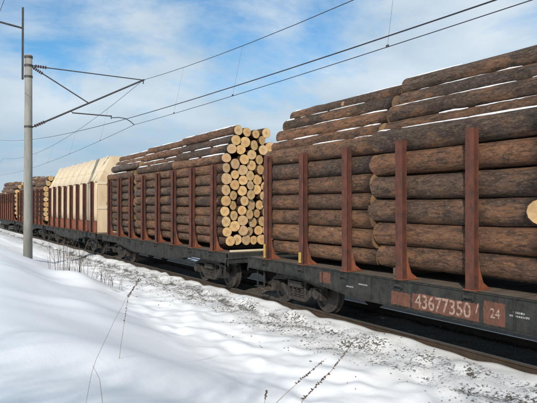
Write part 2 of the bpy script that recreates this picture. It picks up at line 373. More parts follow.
# ------------------------------------------------------------------ wagons
HW = 1.48            # half width over the sills
DECK = 1.185
SP = 1.62            # stake spacing
STAKE_TOP = 3.90
def ibeam_stake():
    m = MB()
    m.box(-0.012, 0.006, -0.085, 0.085, 0.0, STAKE_TOP - DECK)       # outer flange (towards -x)
    m.box(0.0065, 0.119, -0.012, 0.012, 0.0, STAKE_TOP - DECK - 0.004)
    m.box(0.1195, 0.135, -0.075, 0.075, 0.0, STAKE_TOP - DECK - 0.002)
    me = m.mesh('stake', RUST); bm = bmesh.new(); bm.from_mesh(me); bmesh.ops.recalc_face_normals(bm, faces=bm.faces)
    bmesh.ops.bevel(bm, geom=bm.edges[:], offset=0.003, segments=1, affect='EDGES'); bm.to_mesh(me); bm.free(); return me
STAKE_ME = ibeam_stake()
def gusset_me():
    m = MB()
    m.prism([(0.136, 0.0), (0.40, 0.0), (0.40, 0.03), (0.26, 0.12), (0.17, 0.34), (0.136, 0.55)], 'y', -0.07, -0.055)
    m.prism([(0.136, 0.0), (0.40, 0.0), (0.40, 0.03), (0.26, 0.12), (0.17, 0.34), (0.136, 0.55)], 'y', 0.055, 0.07)
    m.box(-0.03, 0.42, -0.12, 0.12, -0.001, 0.014)
    me = m.mesh('gusset', RUST2); bm = bmesh.new(); bm.from_mesh(me); bmesh.ops.recalc_face_normals(bm, faces=bm.faces); bm.to_mesh(me); bm.free(); return me
GUSSET_ME = gusset_me()
def pocket_me():
    m = MB(); m.box(-0.045, 0.0205, -0.105, -0.09, 1.03, DECK - 0.025); m.box(-0.045, 0.0205, 0.09, 0.105, 1.03, DECK - 0.025)
    m.box(-0.0455, -0.031, -0.0895, 0.0895, 1.06, 1.11)
    return m.mesh('stake_pocket', GRIME)
POCKET_ME = pocket_me()
def wheel_me():
    prof = [(0.0, -0.07), (0.09, -0.07), (0.10, -0.03), (0.36, -0.015), (0.40, -0.055), (0.468, -0.06), (0.475, 0.055), (0.50, 0.065), (0.50, 0.09), (0.40, 0.08), (0.36, 0.03), (0.12, 0.03), (0.10, 0.09), (0.0, 0.09)]
    n = 28; vs, fs = [], []
    for r, x in prof:
        for k in range(n):
            t = 2 * math.pi * k / n; vs.append((x, r * math.cos(t), r * math.sin(t)))
    for i in range(len(prof) - 1):
        for k in range(n):
            fs.append((i * n + k, i * n + (k + 1) % n, (i + 1) * n + (k + 1) % n, (i + 1) * n + k))
    me = mesh_from('wheel', vs, fs, WHEEL); bm = bmesh.new(); bm.from_mesh(me); bmesh.ops.remove_doubles(bm, verts=bm.verts, dist=1e-5)
    bmesh.ops.recalc_face_normals(bm, faces=bm.faces); bm.to_mesh(me); bm.free(); return me
WHEEL_ME = wheel_me()
def side_frame_me():
    m = MB()
    outer = [(-1.12, 0.62), (-1.12, 0.44), (-0.74, 0.40), (-0.55, 0.28), (-0.36, 0.20), (0.36, 0.20), (0.55, 0.28), (0.74, 0.40), (1.12, 0.44), (1.12, 0.62), (0.70, 0.70), (0.45, 0.80), (-0.45, 0.80), (-0.70, 0.70)]
    # built as members so that the spring window stays open
    m.prism([(-1.12, 0.60), (-0.70, 0.66), (-0.45, 0.70), (0.45, 0.70), (0.70, 0.66), (1.12, 0.60), (1.12, 0.68), (0.70, 0.77), (0.45, 0.81), (-0.45, 0.81), (-0.70, 0.77), (-1.12, 0.68)], 'x', -0.06, 0.06)
    m.box(-0.07, 0.07, -0.36, 0.36, 0.20, 0.29)
    for s in (-1, 1):
        m.prism([(s * 0.365, 0.20), (s * 0.72, 0.46), (s * 0.72, 0.58), (s * 0.60, 0.58), (s * 0.365, 0.33)], 'x', -0.055, 0.055)
        m.prism([(s * 0.29, 0.295), (s * 0.36, 0.295), (s * 0.40, 0.695), (s * 0.31, 0.695)], 'x', -0.05, 0.05)
        m.box(-0.10, 0.10, s * 0.925 - 0.15, s * 0.925 + 0.15, 0.34, 0.615)
        m.tube([(-0.17, s * 0.925, 0.475), (-0.101, s * 0.925, 0.475)], 0.115, 14)
    return m
def spring_me():
    m = MB()
    for yy in (-0.19, 0.0, 0.19):
        for k in range(4): m.tube([(0, yy, 0.30 + k * 0.058), (0, yy, 0.34 + k * 0.058)], 0.075 if k % 2 else 0.062, 10)
    m.box(-0.13, 0.13, -0.30, 0.30, 0.54, 0.69)
    return m
SF_ME = side_frame_me().mesh('side_frame', BOGIE); SPR_ME = spring_me().mesh('spring_set', BOGIE)
for me in (SF_ME, SPR_ME):
    bm = bmesh.new(); bm.from_mesh(me); bmesh.ops.recalc_face_normals(bm, faces=bm.faces); bm.to_mesh(me); bm.free()
def add_bogie(root, y):
    b = MB().box(-1.0, 1.0, -0.22, 0.22, 0.56, 0.80).build('bogie', BOGIE, root, loc=(0, y, 0), bevel=0.02)
    for s in (-1, 1):
        inst('side_frame', SF_ME, (s * 1.02, 0, 0), b, (0, 0, 0 if s < 0 else math.pi))
        inst('spring_set', SPR_ME, (s * 1.02, 0, 0), b)
        MB().tube([(-0.70, s * 0.925, 0.475), (0.70, s * 0.925, 0.475)], 0.075, 10).build('axle', WHEEL, b)
        for t in (-1, 1):
            inst('wheel', WHEEL_ME, (t * 0.775, s * 0.925, 0.475 + 0.001), b, (0, 0, 0 if t < 0 else math.pi))
        m = MB(); m.box(-0.9, 0.9, s * 0.35 - 0.05, s * 0.35 + 0.05, 0.36, 0.46)
        for t in (-1, 1): m.prism([(s * 0.36, 0.22), (s * 0.43, 0.25), (s * 0.43, 0.66), (s * 0.36, 0.68)], 'x', t * 0.74 - 0.05, t * 0.74 + 0.05)
        m.build('brake_beam', BOGIE, b)
    return b
def sill_mesh(half, side):
    """fish-bellied side sill: web plate, top and bottom flanges and stiffener ribs"""
    e, q, c = 0.90, 0.90, 0.665
    prof = [(-half, e), (-half + 2.4, q), (-half + 4.6, c), (half - 4.6, c), (half - 2.4, q), (half, e)]
    m = MB(); x0, x1 = (0, 0.014)
    m.prism([(p[0], p[1]) for p in prof] + [(half, DECK - 0.022), (-half, DECK - 0.022)], 'x', 0.022, 0.034)
    m.box(0.0, 0.09, -half, half, DECK - 0.0215, DECK - 0.002)
    for i in range(5):
        a, b = prof[i], prof[i + 1]
        m.prism([(a[0], a[1] - 0.014), (b[0], b[1] - 0.014), (b[0], b[1] - 0.0005), (a[0], a[1] - 0.0005)], 'x', 0.0, 0.10)
    y = -half + 0.95 + SP / 2
    while y < half - 0.5:
        zb = np.interp(y, [p[0] for p in prof], [p[1] for p in prof])
        if abs(y) > 1.2: m.box(0.003, 0.0215, y - 0.012, y + 0.012, zb + 0.002, DECK - 0.024)
        y += SP
    return m
def build_wagon(name, ya, yb, label, detail=2, stake_mat=None, clutter=True):
    """wagon between ya (end nearer to the camera) and yb; root stands on the rails"""
    yc = (ya + yb) / 2; half = (yb - ya) / 2
    root = empty(name, (TC, yc, 0)); tag(root, label, 'railway wagon')
    for s in (-1, 1):
        o = sill_mesh(half, s).build('side_sill', GRIME, root, loc=(s * HW, 0, 0))
        if s > 0: o.rotation_euler.z = math.pi
    m = MB(); m.box(-0.17, 0.17, -half + 0.1, half - 0.1, 0.78, DECK - 0.06)
    for k in range(7):
        y = -half + 1.1 + k * (2 * half - 2.2) / 6
        m.box(-HW + 0.12, -0.175, y - 0.06, y + 0.06, 0.92, DECK - 0.065); m.box(0.175, HW - 0.12, y - 0.06, y + 0.06, 0.92, DECK - 0.065)
    m.build('centre_sill', GRIME, root)
    for s in (-1, 1):
        m = MB(); m.box(-HW + 0.11, HW - 0.11, s * (half - 0.05) - 0.045, s * (half - 0.05) + 0.045, 0.86, DECK - 0.004); m.build('end_beam', GRIME, root, bevel=0.006)
        cp = MB(); cp.box(-0.11, 0.11, min(s * half, s * (half + 0.36)), max(s * half, s * (half + 0.36)), 0.94, 1.12)
        cp.prism([(-0.22, s * (half + 0.361)), (0.20, s * (half + 0.361)), (0.24, s * (half + 0.50)), (0.10, s * (half + 0.585)), (-0.10, s * (half + 0.56)), (-0.20, s * (half + 0.57))], 'z', 0.87, 1.19)
        cp.build('coupler', BOGIE, root)
        h = MB(); h.tube([(0.45, s * (half + 0.01), 0.95), (0.45, s * (half + 0.2), 0.82), (0.42, s * (half + 0.38), 0.66), (0.36, s * (half + 0.52), 0.72)], 0.026, 8); h.build('brake_hose', STEEL, root, smooth=True)
        stp = MB(); fx = -HW + 0.16
        stp.box(fx - 0.015, fx + 0.015, s * (half - 0.32) - 0.02, s * (half - 0.32) + 0.02, 0.42, 0.88); stp.box(fx - 0.015, fx + 0.015, s * (half - 0.66) - 0.02, s * (half - 0.66) + 0.02, 0.42, 0.88)
        stp.box(fx - 0.09, fx + 0.09, s * (half - 0.49) - 0.19, s * (half - 0.49) + 0.19, 0.40, 0.418); stp.build('footstep', GRIME, root)
        lv = MB(); lv.tube([(-HW + 0.06, s * (half + 0.05), 0.80), (-HW + 0.06, s * (half + 0.05), 1.02), (-0.5, s * (half + 0.06), 1.05), (-0.2, s * (half + 0.1), 1.08)], 0.014, 6); lv.build('uncoupling_lever', STEEL, root)
    if clutter:
        br = MB(); br.tube([(-0.75, 0.35, 0.80), (-0.75, 1.05, 0.80)], 0.19, 16); br.box(-0.80, -0.70, 0.55, 0.85, 0.985, 1.10); br.build('brake_cylinder', BOGIE, root)
        ar = MB(); ar.tube([(-0.70, -1.9, 0.72), (-0.70, -1.85, 0.74), (-0.70, -1.05, 0.74), (-0.70, -1.0, 0.72)], [0.08, 0.17, 0.17, 0.08], 16); ar.build('air_reservoir', BOGIE, root)
        rd = MB(); rd.tube([(-0.4, -4.3, 0.55), (-0.4, 0.2, 0.66), (-0.4, 4.3, 0.55)], 0.018, 6); rd.tube([(-0.95, -half + 0.2, 0.80), (-0.95, half - 0.2, 0.80)], 0.02, 6); rd.build('brake_rod', STEEL, root)
    # deck planks
    if detail >= 2:
        n = int(2 * half / 0.21); pw = 2 * half / n
        pm = MB().box(-HW + 0.10, HW - 0.10, -pw / 2 + 0.006, pw / 2 - 0.006, DECK - 0.055, DECK - 0.003).mesh('deck_plank', PLANK)
        bm = bmesh.new(); bm.from_mesh(pm); bmesh.ops.recalc_face_normals(bm, faces=bm.faces); bm.to_mesh(pm); bm.free()
        for i in range(n): inst('deck_plank', pm, (0, -half + pw * (i + 0.5), random.uniform(-0.004, 0.002)), root)
    else:
        MB().box(-HW + 0.10, HW - 0.10, -half, half, DECK - 0.055, DECK - 0.003).build('deck', PLANK, root)
    # stakes: eight a side
    y0 = -half + 0.97
    for k in range(8):
        for s in (-1, 1):
            lean = random.uniform(-0.006, 0.006)
            o = inst('stake', STAKE_ME, (s * (HW - 0.015), y0 + k * SP, DECK - 0.001), root, (lean * 0.7, 0, 0) if s < 0 else (0, 0, math.pi))
            o.scale = (1, 1, random.uniform(0.985, 1.012))
            inst('gusset', GUSSET_ME, (0, 0, 0.004), o)
            if s < 0: inst('stake_pocket', POCKET_ME, (-HW, y0 + k * SP, 0), root)
    add_bogie(root, -half + 1.85); add_bogie(root, half - 1.85)
    # timber bearers under the load
    for k in range(8):
        if k % 2: continue
        for yy in (y0 + k * SP + 0.45,):
            MB().box(-HW + 0.36, HW - 0.36, yy - 0.07, yy + 0.07, DECK - 0.001, DECK + 0.165).build('bearer', PLANK, root, bevel=0.01)
    return root

# ------------------------------------------------------------------ logs
LZ0 = DECK + 0.165
WL = TC - 1.32
def Lwall(z, inset=0.60):
    a = WL + 0.20 * (1 - np.clip((z - LZ0) / 0.6, 0, 1))
    return a + inset * np.clip((z - 4.0) / 1.25, 0, 1.05)
def pack(seed, rmin, rmax, ztop=5.30, inset=0.60, capf=1.0):
    rg = random.Random(seed); circ = []; rows = []
    row = 0
    while row < 16:
        items = []; x = None; zprev = None; bad = 0; lean = rg.uniform(0.0, 0.05)
        while True:
            r = rg.uniform(rmin, rmax)
            if rows and rows[-1][0][1] > 3.72: r *= capf
            best = None
            for j in range(7):
                if x is None:
                    zt = zprev if zprev else (LZ0 + r if not rows else rows[-1][0][1] + rows[-1][0][2] + r)
                    xx = float(Lwall(zt, inset)) + r + j * 0.012 + (lean if row else 0)
                else: xx = x + r + 0.002 + j * 0.008
                z = LZ0 + r
                for (cx_, cz_, cr_) in circ:
                    dx = abs(cx_ - xx)
                    if dx < r + cr_: z = max(z, cz_ + math.sqrt((r + cr_) ** 2 - dx * dx))
                if best is None or z < best[1] - 0.004 * j: best = (xx, z, r)
            xx, z, r = best
            if xx + r > 2 * TC - float(Lwall(z, inset)) : break
            if z + r > ztop:
                bad += 1
                if bad > 6: break
                x = xx + r * 0.5
                if not items: x = xx - r + 0.12
                continue
            circ.append((xx, z, r)); items.append((xx, z, r)); x = xx + r
        if not items: break
        rows.append(items); row += 1
    return rows
def settle(rows, inset):
    """let the stacked circles sink and close up under their own weight"""
    P = np.array([c for row in rows for c in row]); x, z, r = P[:, 0].copy(), P[:, 1].copy(), P[:, 2]; n = len(r)
    rs = r[:, None] + r[None, :] + 0.001; iu = np.triu_indices(n, 1)
    rgs = np.random.default_rng(4)
    for it in range(520):
        if it < 460: z -= 0.0035; x -= 0.0012
        if it < 300: x += rgs.uniform(-0.011, 0.011, n); z += rgs.uniform(-0.004, 0.007, n)
        for _ in range(5):
            dx = x[:, None] - x[None, :]; dz = z[:, None] - z[None, :]; d = np.sqrt(dx * dx + dz * dz) + 1e-9
            ov = np.clip(rs - d, 0, None); np.fill_diagonal(ov, 0)
            x += (ov * dx / d).sum(1) * 0.25; z += (ov * dz / d).sum(1) * 0.25
            x = np.maximum(x, Lwall(z, inset) + r); x = np.minimum(x, 2 * TC - Lwall(z, inset) - r); z = np.maximum(z, LZ0 + r)
    out = []; k = 0
    for row in rows:
        out.append([(float(x[k + i]), float(z[k + i]), float(r[k + i])) for i in range(len(row))]); k += len(row)
    return out
NSEG, NRING = 16, 13
def log_geo(rg, r, length, slant0=None, taper=None):
    """log along local y, near end at y = -length/2; returns verts, faces, near-end ring"""
    tp = (rg.uniform(-0.10, 0.10) if taper is None else taper); bend = rg.uniform(-0.026, 0.026); ph = rg.uniform(0, 6.28)
    e1 = rg.uniform(0.0, 0.05); p1 = rg.uniform(0, 6.28); e2 = rg.uniform(0, 0.025); p2 = rg.uniform(0, 6.28)
    sl0 = rg.uniform(-0.05, 0.05) if slant0 is None else slant0; sl1 = rg.uniform(-0.04, 0.04)
    vs = []
    for i in range(NRING):
        t = i / (NRING - 1); y = -length / 2 + t * length
        rr = r * (1.0 + tp * (t - 0.5)) * (1 + rg.uniform(-0.012, 0.012)); b = bend * math.sin(math.pi * t)
        if rg.random() < 0.16: rr *= 1.025
        for k in range(NSEG):
            th = 2 * math.pi * k / NSEG
            q = rr * (1 - e1 * 0.5 + e1 * math.cos(2 * th + p1) * 0.5 + e2 * math.cos(3 * th + p2 + t * 2)) * (1 + rg.uniform(-0.012, 0.012))
            if rg.random() < 0.012 and 0 < i < NRING - 1: q += rg.uniform(0.012, 0.03)
            yo = 0.0
            if i in (0, NRING - 1): q *= 1 + rg.uniform(-0.03, 0.012)
            if i == 0: yo = sl0 * (-math.cos(th)) + 0.0
            elif i == NRING - 1: yo = sl1 * math.cos(th)
            if i == 0 and slant0 and slant0 > 0.1: yo = max(0.0, yo)
            vs.append((q * math.cos(th) + b * math.cos(ph), y + yo, q * math.sin(th) + b * math.sin(ph)))
    fs = []
    for i in range(NRING - 1):
        for k in range(NSEG):
            k2 = (k + 1) % NSEG
            fs.append((i * NSEG + k, (i + 1) * NSEG + k, (i + 1) * NSEG + k2, i * NSEG + k2))
    ring = vs[:NSEG]
    return vs, fs, ring
def cap_faces(vs, off, rev):
    c = np.mean(np.array(vs[off:off + NSEG]), axis=0); ci = len(vs); vs.append(tuple(c))
    return [((off + (k + 1) % NSEG, off + k, ci) if rev else (off + k, off + (k + 1) % NSEG, ci)) for k in range(NSEG)]
def make_log(rg, x, z, r, y0, length, label, group, slant0=None, end_mat=None):
    vs, fs, ring = log_geo(rg, r, length, slant0)
    side = len(fs)
    fs += cap_faces(vs, 0, True); fs += cap_faces(vs, (NRING - 1) * NSEG, False)
    me = mesh_from('log', vs, fs, BARK)
    me.polygons.foreach_set('use_smooth', [i < side for i in range(len(fs))])
    me.update()
    o = bpy.data.objects.new('log', me); o.location = (x, y0 + length / 2, z); o.rotation_euler.y = 0.0
    link(o); tag(o, label, 'log', group)
    if end_mat:
        c = np.mean(np.array(ring), axis=0)
        ev = [tuple(c + (np.array(p) - c) * (0.97 + rg.uniform(-0.012, 0.012)) + np.array([0, -0.004, 0])) for p in ring]
        ev += [tuple(c + (np.array(p) - c) * 0.5 + np.array([0, -0.0045, 0])) for p in ring]; ev.append(tuple(c + np.array([0, -0.005, 0])))
        ef = []
        for k in range(NSEG):
            k2 = (k + 1) % NSEG; ef.append((k2, k, NSEG + k, NSEG + k2)); ef.append((NSEG + k2, NSEG + k, 2 * NSEG))
        link(bpy.data.objects.new('cut_end', mesh_from('cut_end', ev, ef, end_mat)), o)
    return o
def snow_on_bundle(rg, rows, y0, length, wphrase, amount, top_only=False):
    """snow lying in the steps between the logs of the rounded top and on the outer shoulders"""
    vs, fs = [], []
    for ri in range(len(rows)):
        x, z, r = rows[ri][0]
        nxt = rows[ri + 1][0] if ri + 1 < len(rows) else None
        if z + r < 4.1 and not (z + r > 3.7 and nxt and nxt[0] - nxt[2] > x - r + 0.06): continue
        # the seat of the snow: the upper quarter of this log, just outside the log above
        if nxt: seatx = x + r * math.cos(min(2.45, max(math.atan2(nxt[1] - z, nxt[0] - x) + 0.42, 1.92)))
        else: seatx = x - 0.2 * r
        yy = y0 + 0.05
        while yy < y0 + length - 0.2:
            seg = rg.uniform(0.3, 1.9)
            if rg.random() < amount:
                e = min(yy + seg, y0 + length - 0.05); n = max(4, int((e - yy) / 0.08)); o = len(vs)
                wmax = rg.uniform(0.014, 0.04); hmax = rg.uniform(0.008, 0.024)
                for i in range(n + 1):
                    t = i / n; y = yy + (e - yy) * t; prof = math.sin(math.pi * min(max(t, 0.02), 0.98)) ** 0.45
                    ww = wmax * prof * rg.uniform(0.7, 1.2); hh = hmax * prof * rg.uniform(0.8, 1.2)
                    sx = seatx + rg.uniform(-0.012, 0.012)
                    def surf(px): return z + math.sqrt(max(1e-4, r * r - (px - x) ** 2))
                    P = [(sx - ww, -0.012), (sx - ww * 0.55, hh * 0.7), (sx, hh), (sx + ww * 0.6, hh * 0.75), (sx + ww, -0.012)]
                    for px, dz in P: vs.append((px, y, surf(min(max(px, x - r * 0.97), x + r * 0.97)) + dz))
                for i in range(n):
                    for k in range(4): fs.append((o + i * 5 + k, o + i * 5 + k + 1, o + (i + 1) * 5 + k + 1, o + (i + 1) * 5 + k))
            yy += seg + rg.uniform(0.0, 0.35)
    if not vs: return
    o = link(bpy.data.objects.new('log_snow', mesh_from('log_snow', vs, fs, SNOW, True)))
    tag(o, 'thin snow lying along the log tops of ' + wphrase, 'snow', kind='stuff')
LOGS = [0]
def load_bundle(seed, y0, length, rmin, rmax, bphrase, group, cols, capcols, jit=0.07, snow=0.5, end_face=False, specials={}, ztop=5.3, inset=0.60, capf=1.0, fresh=False):
    rg = random.Random(seed * 31 + 5)
    rows = pack(seed, rmin, rmax, ztop, inset, capf)
    if fresh:
        rows = settle(rows, inset); rows = [q for q in ([c for c in row if c[1] + c[2] < 5.34] for row in rows) if q]
    core_v, core_f = [], []
    for ri, row in enumerate(rows):
        for ci, (x, z, r) in enumerate(row):
            ln = length + rg.uniform(-0.06, 0.05); yy = y0 + rg.uniform(-jit, jit)
            lim = capcols if z + r > 4.15 else cols
            if ri == len(rows) - 1: lim = max(lim, capcols + 1)
            if ci < lim:
                if end_face:
                    lab = 'pale log end, %s in %s row of %s' % (CORD[ci], ORD[ri], bphrase)
                elif ci == 0: lab = 'barked log in %s row of %s' % (ORD[ri], bphrase)
                else: lab = '%s log inward in %s row of %s' % (CORD[ci], ORD[ri], bphrase)
                make_log(rg, x, z, r, yy, ln, lab, group, specials.get((ri, ci)), WOODEND if fresh or (ri, ci) in specials else OLDEND); LOGS[0] += 1
            else:
                vs, fs, ring = log_geo(rg, r, ln); fs += cap_faces(vs, 0, True); fs += cap_faces(vs, (NRING - 1) * NSEG, False)
                o = len(core_v); core_v += [(v[0] + x, v[1] + yy + ln / 2, v[2] + z) for v in vs]; core_f += [tuple(i + o for i in f) for f in fs]
    if core_v:
        o = link(bpy.data.objects.new('inner_logs', mesh_from('inner_logs', core_v, core_f, BARK, False)))
        tag(o, 'inner logs packed deep inside ' + bphrase, 'logs', kind='stuff')
    snow_on_bundle(rg, rows, y0, length, bphrase, snow)
    return rows

W1A = 0.33; WLEN = 13.28; PITCH = 14.58
def wa(i): return W1A + PITCH * i
numbered = build_wagon('stake_wagon', wa(0), wa(0) + WLEN, 'black and red-brown stake wagon painted with the number 43677350')
g1 = 'logs loaded on the numbered wagon'
B11 = 'coupling end bundle on numbered wagon'; B12 = 'thick middle bundle on numbered wagon'; B13 = 'far end bundle on numbered wagon'
load_bundle(15, wa(0) + 8.47, 4.28, 0.175, 0.210, B11, g1, 1, 2, 0.035, 0.8, ztop=5.36, inset=0.92, capf=0.92)
load_bundle(12, wa(0) + 4.66, 3.76, 0.212, 0.242, B12, g1, 1, 2, 0.04, 0.8, specials={(2, 0): 0.22}, ztop=5.42, inset=0.95, capf=0.82)
load_bundle(13, wa(0) + 0.55, 4.05, 0.200, 0.235, B13, g1, 1, 2, 0.05, 0.8, ztop=5.42, inset=0.95, capf=0.84)

second = build_wagon('stake_wagon', wa(1), wa(1) + WLEN, 'red-staked log wagon coupled between the numbered wagon and the pale panelled wagon')
g2 = 'logs loaded on the second log wagon'
load_bundle(23, wa(1) + 0.62, 4.1, 0.150, 0.177, 'front stack on second log wagon', g2, 5, 6, 0.07, 0.8, end_face=True, fresh=True, inset=0.58, ztop=6.0)
load_bundle(22, wa(1) + 4.76, 4.15, 0.145, 0.178, 'middle stack on second log wagon', g2, 1, 2, 0.03, 0.9, ztop=5.36, inset=0.74)
load_bundle(21, wa(1) + 8.95, 4.15, 0.145, 0.178, 'rear stack on second log wagon', g2, 1, 2, 0.03, 0.9, ztop=5.36, inset=0.74)
# ---- pale panelled wagon
third = build_wagon('stake_wagon', wa(2), wa(2) + WLEN, 'stake wagon carrying pale plywood panels between two log wagons', detail=1)
def panelled_load(yc):
    half = WLEN / 2; root = empty('panelled_load', (TC, yc, DECK))
    tag(root, 'tall load boxed in pale plywood panels with a sloping ridged top', 'timber load')
    y0 = -half + 0.97; zt = STAKE_TOP - DECK - 0.05; top = 5.30 - DECK
    edges = [-half + 0.35] + [y0 + k * SP for k in range(8)] + [half - 0.35]
    def strip(prof, a, b, bulge, n=7):
        vs, fs = [], []
        for j in range(n + 1):
            t = j / n; bb = bulge * (math.sin(math.pi * t) ** 0.6)
            for (x, z, nx_, nz_) in prof: vs.append((x + nx_ * bb, a + (b - a) * t, z + nz_ * bb))
        m = len(prof)
        for j in range(n):
            for i in range(m - 1): fs.append((j * m + i, j * m + i + 1, (j + 1) * m + i + 1, (j + 1) * m + i))
        return vs, fs
    for k in range(len(edges) - 1):
        a, b = edges[k] + 0.03, edges[k + 1] - 0.03
        for s in (-1, 1):
            xo = s * (HW - 0.19)
            prof = [(xo, 0.62, s, 0), (xo, 1.1, s, 0), (xo, 1.7, s, 0), (xo, 2.3, s, 0), (xo - s * 0.02, zt, s, 0)]
            vs, fs = strip(prof, a, b, 0.045)
            o = link(bpy.data.objects.new('side_panel', mesh_from('side_panel', vs, fs, PANEL, True)), root)
            md = o.modifiers.new('thickness', 'SOLIDIFY'); md.thickness = 0.02
            prof = [(xo - s * 0.03, zt + 0.03, 0.6 * s, 0.8), (xo - s * 0.35, zt + 0.62, 0.7 * s, 0.7), (xo - s * 0.72, top - 0.05, 0.6 * s, 0.8)]
            vs, fs = strip(prof, a, b, 0.022)
            o = link(bpy.data.objects.new('roof_panel', mesh_from('roof_panel', vs, fs, PALEPLANK, True)), root)
            md = o.modifiers.new('thickness', 'SOLIDIFY'); md.thickness = 0.02
            MB().box(min(xo, xo + s * 0.05), max(xo, xo + s * 0.05), a - 0.02, b + 0.02, 0.006, 0.60).build('low_side_board', RUST2, root)
            bt = MB(); xe = xo - s * 0.05
            bt.prism([(xe + s * 0.03, zt + 0.0), (xe - s * 0.32, zt + 0.655), (xe - s * 0.70, top + 0.0), (xe - s * 0.68, top + 0.045), (xe - s * 0.27, zt + 0.70), (xe + s * 0.09, zt + 0.0)], 'y', b - 0.05, b + 0.06); bt.build('roof_batten', PALEPLANK, root)
        MB().box(-HW + 0.93, HW - 0.93, a - 0.02, b + 0.02, top - 0.05, top - 0.02).build('top_panel', PALEPLANK, root)
    for s in (-1, 1):
        ye = s * (half - 0.33)
        yr = (min(ye, ye + s * 0.03), max(ye, ye + s * 0.03)); w_ = HW - 0.20
        MB().box(-w_, 0.0, *yr, 0.01, 1.33).build('end_panel', PANEL, root); MB().box(0.012, w_, *yr, 0.01, 1.33).build('end_panel', PANEL, root)
        MB().box(-w_, 0.0, *yr, 1.345, zt - 0.01).build('end_panel', PANEL, root); MB().box(0.012, w_, *yr, 1.345, zt - 0.01).build('end_panel', PANEL, root)
        MB().prism([(-w_, zt + 0.005), (w_, zt + 0.005), (w_ - 0.34, zt + 0.60), (w_ - 0.70, top - 0.06), (-w_ + 0.70, top - 0.06), (-w_ + 0.34, zt + 0.60)], 'y', *yr).build('gable_panel', PANEL, root)
        yb_ = (min(ye + s * 0.031, ye + s * 0.06), max(ye + s * 0.031, ye + s * 0.06))
        MB().box(-w_, w_, *yb_, 1.26, 1.42).build('end_batten', PALEPLANK, root)
        MB().box(-w_, w_, *yb_, zt - 0.10, zt + 0.06).build('end_batten', PALEPLANK, root)
panelled_load(wa(2) + WLEN / 2)

fourth = build_wagon('stake_wagon', wa(3), wa(3) + WLEN, 'log wagon on the other side of the pale panelled wagon, beside the concrete pole', detail=1, clutter=False)
g4 = 'logs loaded on the wagon beyond the pale panelled wagon'
load_bundle(31, wa(3) + 0.55, 4.1, 0.165, 0.215, 'front stack beyond the panelled wagon', g4, 3, 4, 0.12, 0.4, end_face=True, fresh=True)
load_bundle(32, wa(3) + 4.80, 4.1, 0.165, 0.205, 'middle stack beyond the panelled wagon', g4, 1, 1, 0.07, 0.4)
load_bundle(33, wa(3) + 8.98, 4.1, 0.165, 0.205, 'rear stack beyond the panelled wagon', g4, 1, 1, 0.07, 0.4)
fifth = build_wagon('stake_wagon', wa(4), wa(4) + WLEN, 'farthest wagon, red-brown with low side boards and a log load', detail=1, clutter=False)
for k in range(7):
    yy = -WLEN / 2 + 0.97 + k * SP
    MB().box(-HW + 0.125, -HW + 0.15, yy + 0.09, yy + SP - 0.09, DECK + 0.002, DECK + 1.7).build('side_board', RUST2, fifth)
g5 = 'logs loaded on the farthest wagon'
load_bundle(41, wa(4) + 0.55, 4.1, 0.175, 0.22, 'front stack on the farthest wagon', g5, 1, 2, 0.10, 0.4, end_face=True, fresh=True)
load_bundle(42, wa(4) + 4.80, 4.1, 0.175, 0.22, 'middle stack on the farthest wagon', g5, 0, 1, 0.07, 0.4)
load_bundle(43, wa(4) + 8.98, 4.1, 0.175, 0.22, 'rear stack on the farthest wagon', g5, 0, 1, 0.07, 0.4)
print('individual logs', LOGS[0])

# ------------------------------------------------------------------ lettering on the numbered wagon
def to_local_y(Y): return Y - (wa(0) + WLEN / 2)
SX = -HW + 0.0225
def patch(name, Ya, Yb, z0, z1, mat, depth=0.0):
    a, b = to_local_y(Ya), to_local_y(Yb); n = 14; vs = []; fs = []
    # ragged hand-brushed edges
    rg = random.Random(int(Ya * 100)); pts = []
    for i in range(n): t = i / n; pts.append((b + (a - b) * t, z0 + rg.uniform(-.012, .012)))
    for i in range(6): t = i / 6; pts.append((a + rg.uniform(-.012, .012), z0 + (z1 - z0) * t))
    for i in range(n): t = i / n; pts.append((a + (b - a) * t, z1 + rg.uniform(-.012, .012)))
    for i in range(6): t = i / 6; pts.append((b + rg.uniform(-.012, .012), z1 + (z0 - z1) * t))
    return MB().prism(pts, 'x', SX - 0.002 - depth, SX + 0.004 - depth).build(name, mat, numbered)
def text(body, Ycentre, zc, size, mat, xs=1.0, name='number_lettering', shear=0.0):
    cu = bpy.data.curves.new('lettering', 'FONT'); cu.body = body; cu.size = size; cu.align_x = 'CENTER'; cu.align_y = 'CENTER'; cu.extrude = 0.0008; cu.shear = shear; cu.offset = 0.004 * size / 0.3
    ob = bpy.data.objects.new('lettering_source', cu); COL.objects.link(ob)
    dg = bpy.context.evaluated_depsgraph_get(); me = bpy.data.meshes.new_from_object(ob.evaluated_get(dg)); bpy.data.objects.remove(ob)
    me.materials.clear(); me.materials.append(mat)
    o = bpy.data.objects.new(name, me); M = Matrix(((0, 0, -1, 0), (-1, 0, 0, 0), (0, 1, 0, 0), (0, 0, 0, 1)))
    o.matrix_local = Matrix.Translation((SX - 0.006, to_local_y(Ycentre), zc)) @ M @ Matrix.Diagonal((xs, 1, 1, 1))
    link(o, numbered); return o
patch('brushed_patch', 7.50, 8.00, 0.70, 0.95, PATCH)
patch('number_panel', 5.98, 7.46, 0.69, 0.98, PATCH)
patch('code_panel', 5.50, 5.90, 0.69, 1.06, PATCH)
patch('brushed_patch', 9.9, 10.3, 0.86, 1.10, PATCH)
text('43677350', 6.76, 0.835, 0.36, WHITEPAINT, 0.86)
text('/', 6.02, 0.90, 0.24, WHITEPAINT, 0.9)
text('24', 5.68, 0.87, 0.22, WHITEPAINT, 0.85)
rg = random.Random(5)
